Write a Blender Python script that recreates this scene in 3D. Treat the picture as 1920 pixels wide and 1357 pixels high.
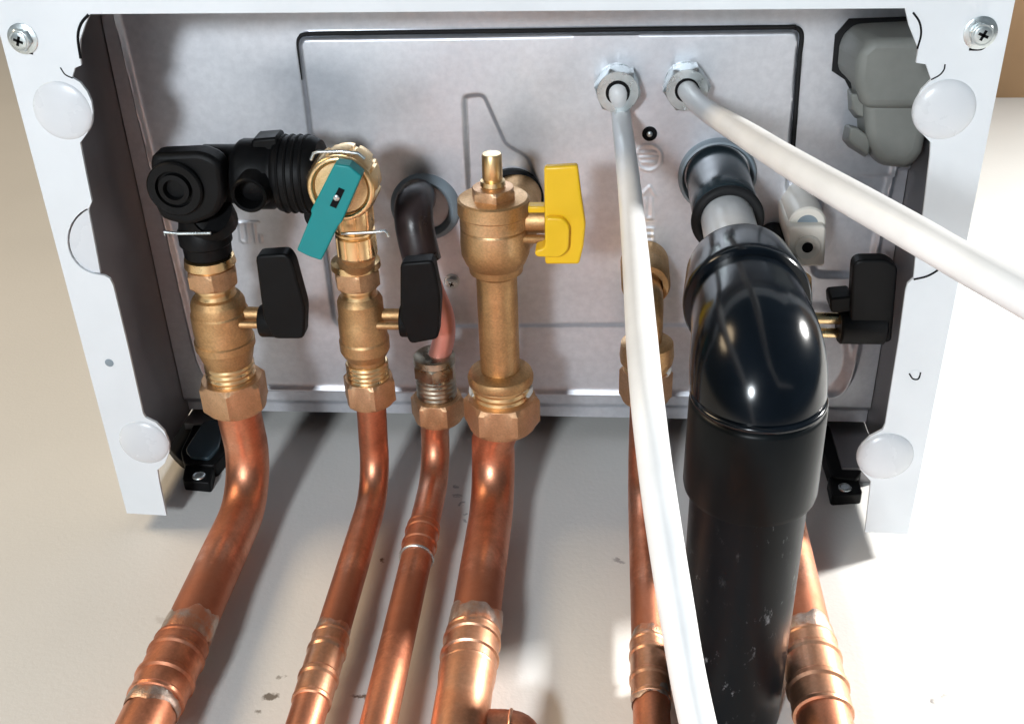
import bpy, bmesh, math, random
import numpy as np
from mathutils import Vector, Matrix
random.seed(4); np.random.seed(4)
for o in list(bpy.data.objects): bpy.data.objects.remove(o)
S = bpy.context.scene
COL = S.collection

# ------------------------------------------------------------------ camera
FPX, PITCH, YAW, ROLL = 2032.14, math.radians(59.016), math.radians(-9.149), math.radians(8.705)
CAM = np.array([.0472, 0.0, -.4322])
_F = np.array([math.sin(YAW)*math.cos(PITCH), math.cos(YAW)*math.cos(PITCH), math.sin(PITCH)])
_R0 = np.array([math.cos(YAW), -math.sin(YAW), 0.0]); _U0 = np.cross(_R0, _F)
_R = math.cos(ROLL)*_R0 + math.sin(ROLL)*_U0
_U = -math.sin(ROLL)*_R0 + math.cos(ROLL)*_U0
cd = bpy.data.cameras.new('camera'); cam = bpy.data.objects.new('camera', cd); COL.objects.link(cam)
cd.sensor_width = 36; cd.lens = FPX/1920*36; cd.clip_start = .01; cd.clip_end = 60
M4 = Matrix(((_R[0], _U[0], -_F[0], CAM[0]), (_R[1], _U[1], -_F[1], CAM[1]), (_R[2], _U[2], -_F[2], CAM[2]), (0, 0, 0, 1)))
cam.matrix_world = M4; S.camera = cam
S.render.resolution_x, S.render.resolution_y = 1024, 723

# ------------------------------------------------------------------ light
W = bpy.data.worlds.new('World'); S.world = W; W.use_nodes = True
W.node_tree.nodes['Background'].inputs[0].default_value = (.52, .78, 1.0, 1)
W.node_tree.nodes['Background'].inputs[1].default_value = .085
def area(name, loc, target, size, power, col, spread=180):
    l = bpy.data.lights.new(name, 'AREA'); l.shape = 'DISK'; l.size = size; l.energy = power; l.color = col
    l.spread = math.radians(spread)
    o = bpy.data.objects.new(name, l); COL.objects.link(o); o.location = loc
    o.rotation_euler = (Vector(target)-Vector(loc)).to_track_quat('-Z', 'Y').to_euler()
    return o
area('window_light', (1.42, -.42, .54), (.30, .362, -.06), .16, 9.5, (1, .985, .95), 75)
area('work_lamp', (-.27, -.27, -1.15), (0, .22, .05), .15, 11.8, (.88, .95, 1.0))
area('room_lamp', (-1.5, -1.15, .12), (-.25, .362, -.05), .8, 22, (1, .77, .50))
S.view_settings.view_transform = 'Standard'; S.view_settings.look = 'None'
S.view_settings.gamma = 1; S.view_settings.exposure = .15

# ------------------------------------------------------------------ pixel -> place helpers
def ray(x, y): return _F + (x-960)/FPX*_R - (y-678.5)/FPX*_U
def atz(x, y, z):
    r = ray(x, y); return CAM + r*(z-CAM[2])/r[2]
def aty(x, y, Y):
    r = ray(x, y); return CAM + r*(Y-CAM[1])/r[1]
def atd(x, y, d): return CAM + ray(x, y)*d
def dep(P): return float((np.array(P)-CAM) @ _F)
def mm(px, P): return px*dep(P)/FPX          # pixel length -> metres at P

# ------------------------------------------------------------------ materials
def nodes(name):
    m = bpy.data.materials.new(name); m.use_nodes = True
    nt = m.node_tree; return m, nt, nt.nodes['Principled BSDF']
def N(nt, t, **k):
    n = nt.nodes.new(t)
    for a, b in k.items(): setattr(n, a, b)
    return n
def noise(nt, scale, detail=4, rough=.55, vec=None):
    n = N(nt, 'ShaderNodeTexNoise'); n.inputs['Scale'].default_value = scale
    n.inputs['Detail'].default_value = detail; n.inputs['Roughness'].default_value = rough
    if vec is None:
        vec = N(nt, 'ShaderNodeTexCoord').outputs['Object']
    nt.links.new(vec, n.inputs['Vector']); return n
def ramp(nt, src, stops):
    r = N(nt, 'ShaderNodeValToRGB'); e = r.color_ramp.elements
    while len(e) < len(stops): e.new(.5)
    for i, (p, c) in enumerate(stops):
        e[i].position = p; e[i].color = (*c, 1) if len(c) == 3 else c
    nt.links.new(src, r.inputs[0]); return r
def mixc(nt, fac, a, b, mode='MIX'):
    n = N(nt, 'ShaderNodeMix', data_type='RGBA', blend_type=mode)
    for s, v in ((n.inputs[0], fac), (n.inputs[6], a), (n.inputs[7], b)):
        if hasattr(v, 'default_value') or hasattr(v, 'is_output'): nt.links.new(v, s)
        elif isinstance(v, (int, float)): s.default_value = v
        else: s.default_value = (*v, 1)
    return n.outputs[2]
def bump(nt, bsdf, src, strength, dist=.0005):
    b = N(nt, 'ShaderNodeBump'); b.inputs['Strength'].default_value = strength; b.inputs['Distance'].default_value = dist
    nt.links.new(src, b.inputs['Height']); nt.links.new(b.outputs[0], bsdf.inputs['Normal'])
def g(v): return (v, v, v)
def simple(name, col, rough, metal=0, var=.12, nscale=60, bumps=.15, rvar=.12, spec=.5, coat=0):
    m, nt, b = nodes(name)
    n = noise(nt, nscale, 5); n2 = noise(nt, nscale*9, 3)
    lo = tuple(c*(1-var) for c in col); hi = tuple(min(1, c*(1+var)) for c in col)
    nt.links.new(ramp(nt, n.outputs[0], [(.3, lo), (.7, hi)]).outputs[0], b.inputs['Base Color'])
    nt.links.new(ramp(nt, n.outputs[0], [(.25, g(max(.02, rough-rvar))), (.75, g(min(1, rough+rvar)))]).outputs[0], b.inputs['Roughness'])
    b.inputs['Metallic'].default_value = metal; b.inputs['Specular IOR Level'].default_value = spec
    b.inputs['Coat Weight'].default_value = coat
    if bumps: bump(nt, b, n2.outputs[0], bumps, .0003)
    return m
M = {}
M['white'] = simple('white_powder_coat', (.76, .79, .82), .38, var=.03, nscale=25, bumps=.06)
M['pad'] = simple('translucent_white_pad', (.70, .72, .75), .28, var=.03, nscale=40, bumps=.03)
M['pad'].node_tree.nodes['Principled BSDF'].inputs['Subsurface Weight'].default_value = .3
M['pad'].node_tree.nodes['Principled BSDF'].inputs['Subsurface Radius'].default_value = (.01, .01, .01)
M['black'] = simple('black_plastic', (.0042, .0042, .0046), .5, var=.3, nscale=80, bumps=.25, rvar=.1, spec=.17)
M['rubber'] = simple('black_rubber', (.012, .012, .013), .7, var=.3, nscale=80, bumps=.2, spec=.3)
M['grey'] = simple('grey_plastic', (.215, .222, .205), .5, var=.12, nscale=50, bumps=.2, spec=.35)
M['ring'] = simple('grey_rubber_seal', (.24, .29, .33), .45, var=.12, nscale=50, bumps=.1)
M['collar'] = simple('slate_plastic', (.022, .036, .045), .22, var=.15, nscale=60, bumps=.05)
M['teal'] = simple('teal_plastic', (.0, .235, .245), .42, var=.06, nscale=50, bumps=.12)
M['yellow'] = simple('yellow_plastic', (.86, .53, .012), .42, var=.04, nscale=50, bumps=.12)
M['cable'] = simple('white_cable_sheath', (.74, .75, .76), .40, var=.06, nscale=55, bumps=.12)
M['cream'] = simple('cream_plastic', (.82, .77, .69), .4, var=.06, nscale=50, bumps=.1)
M['steel'] = simple('zinc_plated_steel', (.62, .67, .68), .3, metal=.9, var=.15, nscale=140, bumps=.15)
M['nickel'] = simple('tarnished_nickel', (.46, .41, .33), .32, metal=1, var=.35, nscale=130, bumps=.2)
M['bluegrey'] = simple('slate_blue_plastic', (.045, .075, .095), .22, var=.1, nscale=40, bumps=.05)
M['dark'] = simple('dark_gap', (.008, .008, .009), .8, bumps=0, spec=.1)
M['ptfe'] = simple('white_sealing_tape', (.8, .8, .78), .5, var=.05, nscale=200, bumps=.3)
M['ceiling'] = simple('tan_ceiling_board', (.44, .27, .14), .75, var=.10, nscale=6, bumps=.2)
M['darkhose'] = simple('dark_rubber_hose', (.030, .020, .020), .32, var=.3, nscale=70, bumps=.2)
M['pink'] = simple('pinkish_clean_copper', (.80, .36, .30), .42, metal=.75, var=.12, nscale=60, bumps=.1)

def metalmix(name, c1, c2, c3, rough, nscale, bumps=.25, pos=(.35, .5, .68), rvar=.14, grain=0):
    m, nt, b = nodes(name)
    n = noise(nt, nscale, 6, .62); n2 = noise(nt, nscale*22, 3); n3 = noise(nt, nscale*.35, 3)
    mx = N(nt, 'ShaderNodeMath', operation='MULTIPLY_ADD'); mx.inputs[1].default_value = .6
    nt.links.new(n.outputs[0], mx.inputs[0])
    k = N(nt, 'ShaderNodeMath', operation='MULTIPLY'); k.inputs[1].default_value = .4; nt.links.new(n3.outputs[0], k.inputs[0])
    nt.links.new(k.outputs[0], mx.inputs[2])
    r = ramp(nt, mx.outputs[0], [(pos[0], c1), (pos[1], c2), (pos[2], c3)])
    col = r.outputs[0]
    if grain:
        gr = ramp(nt, n2.outputs[0], [(.35, g(1-grain)), (.65, g(1.0))])
        col = mixc(nt, 1.0, col, gr.outputs[0], 'MULTIPLY')
    nt.links.new(col, b.inputs['Base Color'])
    nt.links.new(ramp(nt, n.outputs[0], [(.3, g(rough+rvar)), (.7, g(max(.08, rough-rvar)))]).outputs[0], b.inputs['Roughness'])
    b.inputs['Metallic'].default_value = 1
    bump(nt, b, n2.outputs[0], bumps, .00025); return m
M['brass'] = metalmix('cast_brass', (.50, .29, .13), (.66, .41, .20), (.80, .54, .31), .50, 45, .5, grain=.2)
M['brassbright'] = metalmix('machined_brass', (.80, .52, .24), (.90, .64, .34), (.95, .74, .45), .32, 60, .15)
M['nut'] = metalmix('pressed_brass_nut', (.62, .36, .19), (.74, .46, .27), (.86, .57, .36), .52, 50, .4, grain=.15)
M['copper'] = metalmix('copper', (.46, .18, .10), (.78, .325, .19), (.92, .48, .33), .40, 38, .22, pos=(.33, .47, .66), grain=.12)
M['copperpale'] = metalmix('heated_copper', (.50, .20, .10), (.80, .44, .28), (.93, .62, .47), .38, 30, .2, pos=(.34, .5, .66), grain=.12)
def tarnish(m):
    nt = m.node_tree; b = nt.nodes['Principled BSDF']; tc = N(nt, 'ShaderNodeTexCoord')
    sx = N(nt, 'ShaderNodeSeparateXYZ'); nt.links.new(tc.outputs['Object'], sx.inputs[0])
    n = noise(nt, 55, 5, .65)
    ad = N(nt, 'ShaderNodeMath', operation='MULTIPLY_ADD'); ad.inputs[1].default_value = .085
    nt.links.new(n.outputs[0], ad.inputs[0]); nt.links.new(sx.outputs[2], ad.inputs[2])
    mr = N(nt, 'ShaderNodeMapRange'); mr.inputs[1].default_value = -.08; mr.inputs[2].default_value = .12
    nt.links.new(ad.outputs[0], mr.inputs[0])
    f = ramp(nt, mr.outputs[0], [(.28, g(0)), (.36, g(.85)), (.60, g(.75)), (.72, g(0))]).outputs[0]
    old = b.inputs['Base Color'].links[0].from_socket
    nt.links.new(mixc(nt, f, old, (.38, .15, .09)), b.inputs['Base Color'])
    ro = b.inputs['Roughness'].links[0].from_socket
    ma = N(nt, 'ShaderNodeMath', operation='MULTIPLY_ADD'); ma.inputs[1].default_value = .16; nt.links.new(f, ma.inputs[0]); nt.links.new(ro, ma.inputs[2])
    nt.links.new(ma.outputs[0], b.inputs['Roughness'])
tarnish(M['copper'])
M['solder'] = metalmix('solder_smear', (.55, .25, .15), (.48, .36, .30), (.76, .73, .70), .42, 75, .8, pos=(.42, .48, .60))

def galv():
    m, nt, b = nodes('galvanised_sheet')
    n = noise(nt, 260, 3, .6); n2 = noise(nt, 14, 4); n3 = noise(nt, 900, 2)
    c = ramp(nt, n.outputs[0], [(.35, (.66, .68, .73)), (.65, (.76, .78, .83))]).outputs[0]
    c = mixc(nt, .35, c, ramp(nt, n2.outputs[0], [(.35, (.60, .64, .71)), (.65, (.82, .81, .84))]).outputs[0])
    nt.links.new(c, b.inputs['Base Color'])
    nt.links.new(ramp(nt, n2.outputs[0], [(.3, g(.38)), (.7, g(.52))]).outputs[0], b.inputs['Roughness'])
    b.inputs['Metallic'].default_value = .86
    bump(nt, b, n3.outputs[0], .12, .0002); return m
M['galv'] = galv()
M['liner'] = simple('dark_sheet_steel', (.28, .27, .275), .45, metal=.7, var=.15, nscale=40, bumps=.1)

def abs_black():
    m, nt, b = nodes('glossy_black_pipe')
    tc = N(nt, 'ShaderNodeTexCoord')
    mp = N(nt, 'ShaderNodeMapping'); mp.inputs['Scale'].default_value = (1, .45, 1); nt.links.new(tc.outputs['Object'], mp.inputs[0])
    n = noise(nt, 240, 6, .7, mp.outputs[0]); n2 = noise(nt, 32, 4, .6)
    sc = ramp(nt, n.outputs[0], [(.60, g(0)), (.70, g(1))]).outputs[0]
    ms = ramp(nt, n2.outputs[0], [(.46, g(.06)), (.62, g(.7))]).outputs[0]
    f = N(nt, 'ShaderNodeMath', operation='MULTIPLY'); nt.links.new(sc, f.inputs[0]); nt.links.new(ms, f.inputs[1])
    nt.links.new(mixc(nt, f.outputs[0], (.005, .0068, .0085), (.36, .38, .40)), b.inputs['Base Color'])
    nt.links.new(ramp(nt, n2.outputs[0], [(.3, g(.28)), (.7, g(.42))]).outputs[0], b.inputs['Roughness'])
    b.inputs['Specular IOR Level'].default_value = .13
    bump(nt, b, n.outputs[0], .05, .0003); return m
M['abs'] = abs_black()
M['abssock'] = simple('satin_black_socket', (.005, .0065, .0075), .33, var=.25, nscale=40, bumps=.06, rvar=.07, spec=.13)
M['absel'] = simple('glossy_black_elbow', (.0035, .0055, .0085), .17, var=.2, nscale=40, bumps=.03, rvar=.05, spec=.35)

WALLY = .362
def wallmat():
    m, nt, b = nodes('painted_plaster')
    tc = N(nt, 'ShaderNodeTexCoord')
    n = noise(nt, 5, 4); n2 = noise(nt, 420, 3); n3 = noise(nt, 140, 5, .65)
    c = ramp(nt, n.outputs[0], [(.3, (.655, .645, .62)), (.7, (.705, .695, .67))]).outputs[0]
    # builder's smudges and pen marks, each at its own place on the plaster
    wob = N(nt, 'ShaderNodeMixRGB'); wob.inputs[0].default_value = .012
    nt.links.new(tc.outputs['Object'], wob.inputs[1]); nt.links.new(n3.outputs['Color'], wob.inputs[2])
    for (px, py, rx, rz, s, col) in [(505, 1305, .0045, .0022, .85, (.10, .075, .05)), (488, 1333, .003, .0016, .7, (.14, .11, .08)), (528, 1268, .002, .0016, .6, (.14, .11, .08)),
                                (680, 1308, .0065, .0014, .85, (.13, .07, .03)), (716, 1051, .0021, .0017, .9, (.13, .075, .04)),
                                (1162, 1052, .0042, .0013, .6, (.16, .15, .17)), (310, 1160, .006, .003, .22, (.2, .16, .13)), (1750, 1313, .0018, .0024, .75, (.2, .18, .17)), (1775, 1305, .0012, .0012, .55, (.3, .28, .26)), (1560, 1195, .004, .002, .15, (.4, .3, .25)), (858, 912, .0014, .0022, .6, (.12, .14, .16)), (856, 930, .0028, .0012, .5, (.12, .14, .16)), (864, 943, .0018, .0007, .6, (.12, .14, .16)), (869, 962, .0012, .0009, .6, (.12, .14, .16)), (871, 976, .0014, .0018, .55, (.12, .14, .16))]:
        P = aty(px, py, WALLY)
        mp = N(nt, 'ShaderNodeMapping', vector_type='POINT')
        off = .012*.5
        mp.inputs['Location'].default_value = (-(P[0]*(1-.012)+off)/rx, 0, -(P[2]*(1-.012)+off)/rz)
        mp.inputs['Scale'].default_value = (1/rx, 0, 1/rz)
        nt.links.new(wob.outputs[0], mp.inputs[0])
        L = N(nt, 'ShaderNodeVectorMath', operation='LENGTH'); nt.links.new(mp.outputs[0], L.inputs[0])
        f = ramp(nt, L.outputs['Value'], [(.45, g(s)), (1.0, g(0))]).outputs[0]
        c = mixc(nt, f, c, col)
    nt.links.new(c, b.inputs['Base Color']); b.inputs['Roughness'].default_value = .7
    bump(nt, b, n2.outputs[0], .25, .0006); return m
M['wall'] = wallmat()

# ------------------------------------------------------------------ builders
ROOT = {}
def thing(name, label, cat, loc, group=None):
    o = bpy.data.objects.new(name, None); COL.objects.link(o); o.location = [float(v) for v in loc]
    o.empty_display_size = .01
    o['label'] = label; o['category'] = cat
    if group: o['group'] = group
    ROOT[o.name] = np.array(loc, float); return o
def mk(name, V, F, mat, parent=None, flat=False, ang=38, bev=0, seg=2):
    V = np.array(V, float); off = np.zeros(3)
    if parent is not None:
        off = ROOT[parent.name]
    me = bpy.data.meshes.new(name); me.from_pydata((V-off).tolist(), [], [list(map(int, f)) for f in F])
    bm = bmesh.new(); bm.from_mesh(me); bmesh.ops.recalc_face_normals(bm, faces=bm.faces); bm.to_mesh(me); bm.free()
    me.materials.append(M[mat])
    if not flat:
        me.polygons.foreach_set('use_smooth', [True]*len(me.polygons)); me.set_sharp_from_angle(angle=math.radians(ang))
    o = bpy.data.objects.new(name, me); COL.objects.link(o)
    if parent is not None:
        o.parent = parent; ROOT[o.name] = off
    else: ROOT[o.name] = np.zeros(3)
    if bev:
        md = o.modifiers.new('bevel', 'BEVEL'); md.width = bev; md.segments = seg; md.limit_method = 'ANGLE'; md.angle_limit = math.radians(35)
    return o
def basis(D):
    D = np.array(D, float); D /= np.linalg.norm(D)
    a = np.array([0, 0, 1.0]) if abs(D[2]) < .9 else np.array([1.0, 0, 0])
    u = np.cross(D, a); u /= np.linalg.norm(u); return D, u, np.cross(D, u)
def lathe_data(A, D, prof, seg=40, rot=0, cap=True, radf=None):
    D, u, v = basis(D); A = np.array(A, float); V = []; F = []
    for t, r in prof:
        for i in range(seg):
            a = rot+2*math.pi*i/seg; rr = r*(radf(a) if radf else 1)
            V.append(A+D*t+(u*math.cos(a)+v*math.sin(a))*rr)
    n = len(prof)
    for k in range(n-1):
        for i in range(seg):
            j = (i+1) % seg; F.append((k*seg+i, k*seg+j, (k+1)*seg+j, (k+1)*seg+i))
    if cap: F.append(list(range(seg))); F.append([(n-1)*seg+i for i in range(seg)])
    return V, F
def lathe(name, A, D, prof, mat, parent, seg=40, rot=0, cap=True, radf=None, **k):
    V, F = lathe_data(A, D, prof, seg, rot, cap, radf); return mk(name, V, F, mat, parent, **k)
def hexnut(name, A, D, t0, t1, R, mat, parent, rot=0, ch=.12):
    """six flats with chamfered corners: circle/hexagon blend at both ends"""
    seg = 48
    def hx(a): 
        a = (a % (math.pi/3)) - math.pi/6; return math.cos(math.pi/6)/math.cos(a)
    D_, u, v = basis(D); A = np.array(A, float); V = []; F = []
    L = t1-t0; c = min(ch*R*1.1, L*.25)
    rows = [(t0, .86, 1), (t0+.0001, .875, .7), (t0+c, 1, 0), (t1-c, 1, 0), (t1-.0001, .875, .7), (t1, .86, 1)]
    for t, lim, _ in rows:
        for i in range(seg):
            a = 2*math.pi*i/seg; r = R*min(hx(a), lim if lim < 1 else 2)
            aa = a+rot; V.append(A+D_*t+(u*math.cos(aa)+v*math.sin(aa))*r)
    n = len(rows)
    for k in range(n-1):
        for i in range(seg):
            j = (i+1) % seg; F.append((k*seg+i, k*seg+j, (k+1)*seg+j, (k+1)*seg+i))
    F.append(list(range(seg))); F.append([(n-1)*seg+i for i in range(seg)])
    return mk(name, V, F, mat, parent, ang=20, bev=.0003, seg=2)
def thread(t0, t1, r, n, d=.0006):
    p = [(t0, r-d)]
    for i in range(n):
        s = (t1-t0)/n; a = t0+i*s
        p += [(a+s*.12, r-d), (a+s*.42, r), (a+s*.62, r), (a+s*.95, r-d)]
    return p+[(t1, r-d)]
def catmull(P, n=10):
    P = [np.array(p, float) for p in P]; Q = [2*P[0]-P[1]]+P+[2*P[-1]-P[-2]]; out = []
    for i in range(1, len(Q)-2):
        for k in range(n):
            t = k/n; a, b, c, d = Q[i-1], Q[i], Q[i+1], Q[i+2]
            out.append(.5*((2*b)+(c-a)*t+(2*a-5*b+4*c-d)*t*t+(3*b-a-3*c+d)*t**3))
    out.append(P[-1]); return out
def tube_data(P, r, seg=24, cap=True, r2=None):
    P = [np.array(p, float) for p in P]; V = []; F = []; u = None
    rs = r if hasattr(r, '__len__') else [r]*len(P)
    for i, p in enumerate(P):
        T = P[min(i+1, len(P)-1)]-P[max(i-1, 0)]; T /= np.linalg.norm(T)
        if u is None: _, u, _ = basis(T)
        u = u-T*(u@T); u /= np.linalg.norm(u); v = np.cross(T, u)
        for k in range(seg):
            a = 2*math.pi*k/seg; V.append(p+(u*math.cos(a)+v*math.sin(a))*rs[i])
    for i in range(len(P)-1):
        for k in range(seg):
            j = (k+1) % seg; F.append((i*seg+k, i*seg+j, (i+1)*seg+j, (i+1)*seg+k))
    if cap: F.append(list(range(seg))); F.append([(len(P)-1)*seg+k for k in range(seg)])
    return V, F
def tube(name, P, r, mat, parent, seg=24, **k):
    V, F = tube_data(P, r, seg); return mk(name, V, F, mat, parent, **k)
def torus(name, C, D, R, r, mat, parent, seg=48, sec=12, a0=0, a1=2*math.pi):
    D, u, v = basis(D); C = np.array(C); full = abs(a1-a0-2*math.pi) < 1e-6
    n = seg if full else seg+1; V = []; F = []
    for i in range(n):
        a = a0+(a1-a0)*i/seg; e = u*math.cos(a)+v*math.sin(a)
        for k in range(sec):
            b = 2*math.pi*k/sec; V.append(C+e*(R+r*math.cos(b))+D*r*math.sin(b))
    for i in range(n if full else n-1):
        for k in range(sec):
            F.append((i*sec+k, ((i+1) % n)*sec+k, ((i+1) % n)*sec+(k+1) % sec, i*sec+(k+1) % sec))
    return mk(name, V, F, mat, parent)
def prism(name, B, T, mat, parent, bev=.0006, seg=2):
    """loft between two equal-length polygons"""
    n = len(B); V = list(B)+list(T); F = [list(range(n)), list(range(n, 2*n))]
    for i in range(n): F.append((i, (i+1) % n, n+(i+1) % n, n+i))
    return mk(name, V, F, mat, parent, bev=bev, seg=seg, ang=30)
def prism_z(name, px, z0, z1, mat, parent, **k):
    B = [atz(x, y, z0) for x, y in px]; T = [np.array([p[0], p[1], z1]) for p in B]
    return prism(name, B, T, mat, parent, **k)
def prism_y(name, px, y0, y1, mat, parent, **k):
    B = [aty(x, y, y0) for x, y in px]; T = [np.array([p[0], y1, p[2]]) for p in B]
    return prism(name, B, T, mat, parent, **k)
def rnd(px, r=8, n=3):
    """round polygon corners in pixel space"""
    P = [np.array(p, float) for p in px]; out = []
    for i, p in enumerate(P):
        a, b = P[i-1]-p, P[(i+1) % len(P)]-p; la, lb = np.linalg.norm(a), np.linalg.norm(b)
        ra = min(r, la*.45); rb = min(r, lb*.45); s, e = p+a/la*ra, p+b/lb*rb
        for k in range(n+1):
            t = k/n; out.append(tuple((1-t)**2*s+2*t*(1-t)*p+t*t*e))
    return out
def arc(cx, cy, r, a0, a1, n=10, ry=None):
    return [(cx+r*math.cos(math.radians(a0+(a1-a0)*i/n)), cy+(ry or r)*math.sin(math.radians(a0+(a1-a0)*i/n))) for i in range(n+1)]
class Axis:
    """a fitting turned about a line along Y at X, z; profile given as (pixel y, pixel width)"""
    def __init__(s, pa, pb, z):
        A, B = atz(*pa, z), atz(*pb, z); s.X = (A[0]+B[0])/2; s.z = z; s.pa, s.pb = pa, pb
    def Y(s, py):
        t = (py-s.pa[1])/(s.pb[1]-s.pa[1]); px = s.pa[0]+(s.pb[0]-s.pa[0])*t
        return float(atz(px, py, s.z)[1])
    def pt(s, py): return np.array([s.X, s.Y(py), s.z])
    def r(s, py, w): return mm(w, s.pt(py))/2
    def prof(s, L): return [(s.Y(y), s.r(y, w)) for y, w in L]
    def org(s): return np.array([s.X, 0, s.z])
    def lathe(s, name, L, mat, parent, **k): return lathe(name, s.org(), (0, 1, 0), s.prof(L), mat, parent, **k)
    def thread(s, name, y0, y1, w, n, mat, parent, **k):
        return lathe(name, s.org(), (0, 1, 0), thread(s.Y(y0), s.Y(y1), s.r((y0+y1)/2, w), n), mat, parent, ang=60, **k)
    def hex(s, name, y0, y1, w, mat, parent, rot=0):
        return hexnut(name, s.org(), (0, 1, 0), s.Y(y0), s.Y(y1), s.r((y0+y1)/2, w)*1.04, mat, parent, rot)

# ------------------------------------------------------------------ setting
def struct(name, V, F, mat):
    o = mk(name, V, F, mat, flat=True); o['kind'] = 'structure'; return o
struct('wall', [(-3, WALLY, -1.6), (3, WALLY, -1.6), (3, WALLY, 3), (-3, WALLY, 3)], [(0, 1, 2, 3)], 'wall')
cz = .748
struct('ceiling', [(x, y, z) for z in (cz, cz+.03) for x, y in ((-.12, -.15), (1.3, -.15), (1.3, WALLY), (-.12, WALLY))],
       [(0, 1, 2, 3), (4, 5, 6, 7), (0, 1, 5, 4), (1, 2, 6, 5), (2, 3, 7, 6), (3, 0, 4, 7)], 'ceiling')

# ------------------------------------------------------------------ boiler
FRONT, YF, YE, ZP = .058, .0971, .352, .080
boiler = thing('boiler', 'white wall-hung boiler seen from below with bare metal underside panel', 'boiler', (0, .2, 0))
def box(name, a, b, mat, parent, bev=.0008):
    V = [(x, y, z) for z in (a[2], b[2]) for x, y in ((a[0], a[1]), (b[0], a[1]), (b[0], b[1]), (a[0], b[1]))]
    return mk(name, V, [(0, 1, 2, 3), (4, 5, 6, 7), (0, 1, 5, 4), (1, 2, 6, 5), (2, 3, 7, 6), (3, 0, 4, 7)], mat, parent, bev=bev)
box('side_panel', (-.2, FRONT+.0015, .0016), (-.1988, YE, .72), 'white', boiler)
box('side_panel', (.1988, FRONT+.0015, .0016), (.2, YE, .72), 'white', boiler)
box('front_panel', (-.2, FRONT, .0016), (.2, FRONT+.0013, .72), 'white', boiler)
box('top_panel', (-.1987, FRONT+.0016, .7185), (.1987, YE, .7198), 'white', boiler)
box('back_panel', (-.1987, YE-.0012, .13), (.1987, YE, .718), 'galv', boiler)

for sx in (-1, 1):
    xa, xb = sorted((sx*.1986, sx*.1979)); box('inner_liner', (xa, .0615, .0020), (xb, YE-.0015, .115), 'liner', boiler, bev=0)
box('light_leak_blocker', (.178, YE+.0002, .055), (.1985, WALLY+.0005, .70), 'liner', boiler, bev=0)  # both strips added to stop light leaking between casing and wall
box('light_leak_blocker', (-.1985, YE+.0002, .085), (-.178, WALLY+.0005, .70), 'liner', boiler, bev=0)
# lower frame: one folded sheet, its inner outline read from the photograph on the z=0 plane
left_in = [(168, 27), (160, 45), (150, 75), (149, 95), (152, 123), (140, 128), (135, 146)]
left_in += [(150, 155), (163, 172), (171, 190), (174, 210), (171, 232), (163, 250), (150, 268)]
left_in += [(161, 325), (172, 378), (166, 392)]
knL = arc(192, 450, 66, -118, -255, 12)
left_in += knL
left_in += [(196, 517), (206, 523), (212, 535), (241, 655), (268, 775), (273, 783), (292, 792), (308, 808), (317, 830), (317, 848), (309, 868), (295, 881), (299, 905), (312, 966)]
right_in = [(1697, 16), (1704, 48), (1722, 92), (1718, 118), (1736, 121), (1746, 150), (1728, 168), (1717, 190), (1713, 212), (1718, 232), (1728, 250), (1745, 267), (1744, 290), (1731, 400), (1718, 470)]
knR = [(1713, 522)]
right_in += knR + [(1702, 532), (1698, 545), (1685, 640), (1660, 795), (1655, 806), (1632, 818), (1616, 833), (1608, 855), (1613, 880), (1633, 902), (1622, 997)]
def sheet(name, px, z0, z1, mat, parent, extra_front=False, world=None):
    P = world if world is not None else [atz(x, y, z0)[:2] for x, y in px]
    bm = bmesh.new(); vs = [bm.verts.new((p[0], p[1], z0)) for p in P]
    f = bm.faces.new(vs); f.normal_update()
    bmesh.ops.triangulate(bm, faces=[f])
    r = bmesh.ops.extrude_face_region(bm, geom=list(bm.faces))
    for e in r['geom']:
        if isinstance(e, bmesh.types.BMVert): e.co.z = z1
    bmesh.ops.recalc_face_normals(bm, faces=bm.faces)
    V = [tuple(v.co) for v in bm.verts]; bm.verts.index_update(); F = [[v.index for v in f.verts] for f in bm.faces]; bm.free()
    return mk(name, V, F, mat, parent, ang=30)
wl = [atz(x, y, 0)[:2] for x, y in left_in]; wr = [atz(x, y, 0)[:2] for x, y in right_in]
outline = [(-.2, FRONT), (.2, FRONT), (.2, YE)] + [tuple(wr[-1])] + [tuple(p) for p in wr[-2::-1]] + [tuple(p) for p in wl] + [(-.2, YE)]
frame = sheet('bottom_frame', None, 0, .0014, 'white', boiler, world=outline)
# knock-out disc left in place, set back a little inside its cut
kd = [(p[0]+1.6, p[1]) for p in arc(192, 450, 63.5, -114, -252, 12)] + [(188, 512), (166, 395)]
sheet('knockout_disc', kd, .0012, .0026, 'pad', frame)
def slit(px, w=.00045, name='slit'):
    P = catmull([atz(x, y, -.00005) for x, y in px], 6)
    tube(name, P, w, 'dark', frame, seg=6)
slit([(166, 28), (152, 45), (146, 70), (151, 110)], .0006)
slit([(113, 127), (122, 140), (136, 147)], .0003)
slit([(1712, 24), (1724, 42), (1727, 65), (1720, 92)], .0004)
slit([(1746, 150), (1762, 141), (1770, 131), (1772, 121)], .0003)
slit([(1713, 524), (1735, 519), (1750, 512), (1763, 503)], .0005)
slit([(1705, 700), (1712, 710), (1722, 710), (1726, 698)], .0004)
slit([(1817, 93), (1838, 93), (1850, 86)], .0005)
slit([(36, 90), (46, 97), (62, 101)], .0005)
def dome(cx, cy, rp, h):
    P = atz(cx, cy, 0); r = mm(rp, P); prof = [(.0016, r)]
    for i in range(9):
        a = i/8*math.pi/2*.97; prof.append((.0004-h*math.sin(a), r*math.cos(a)))
    lathe('domed_pad', P, (0, 0, 1), prof, 'pad', frame, seg=48, ang=60)
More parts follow.
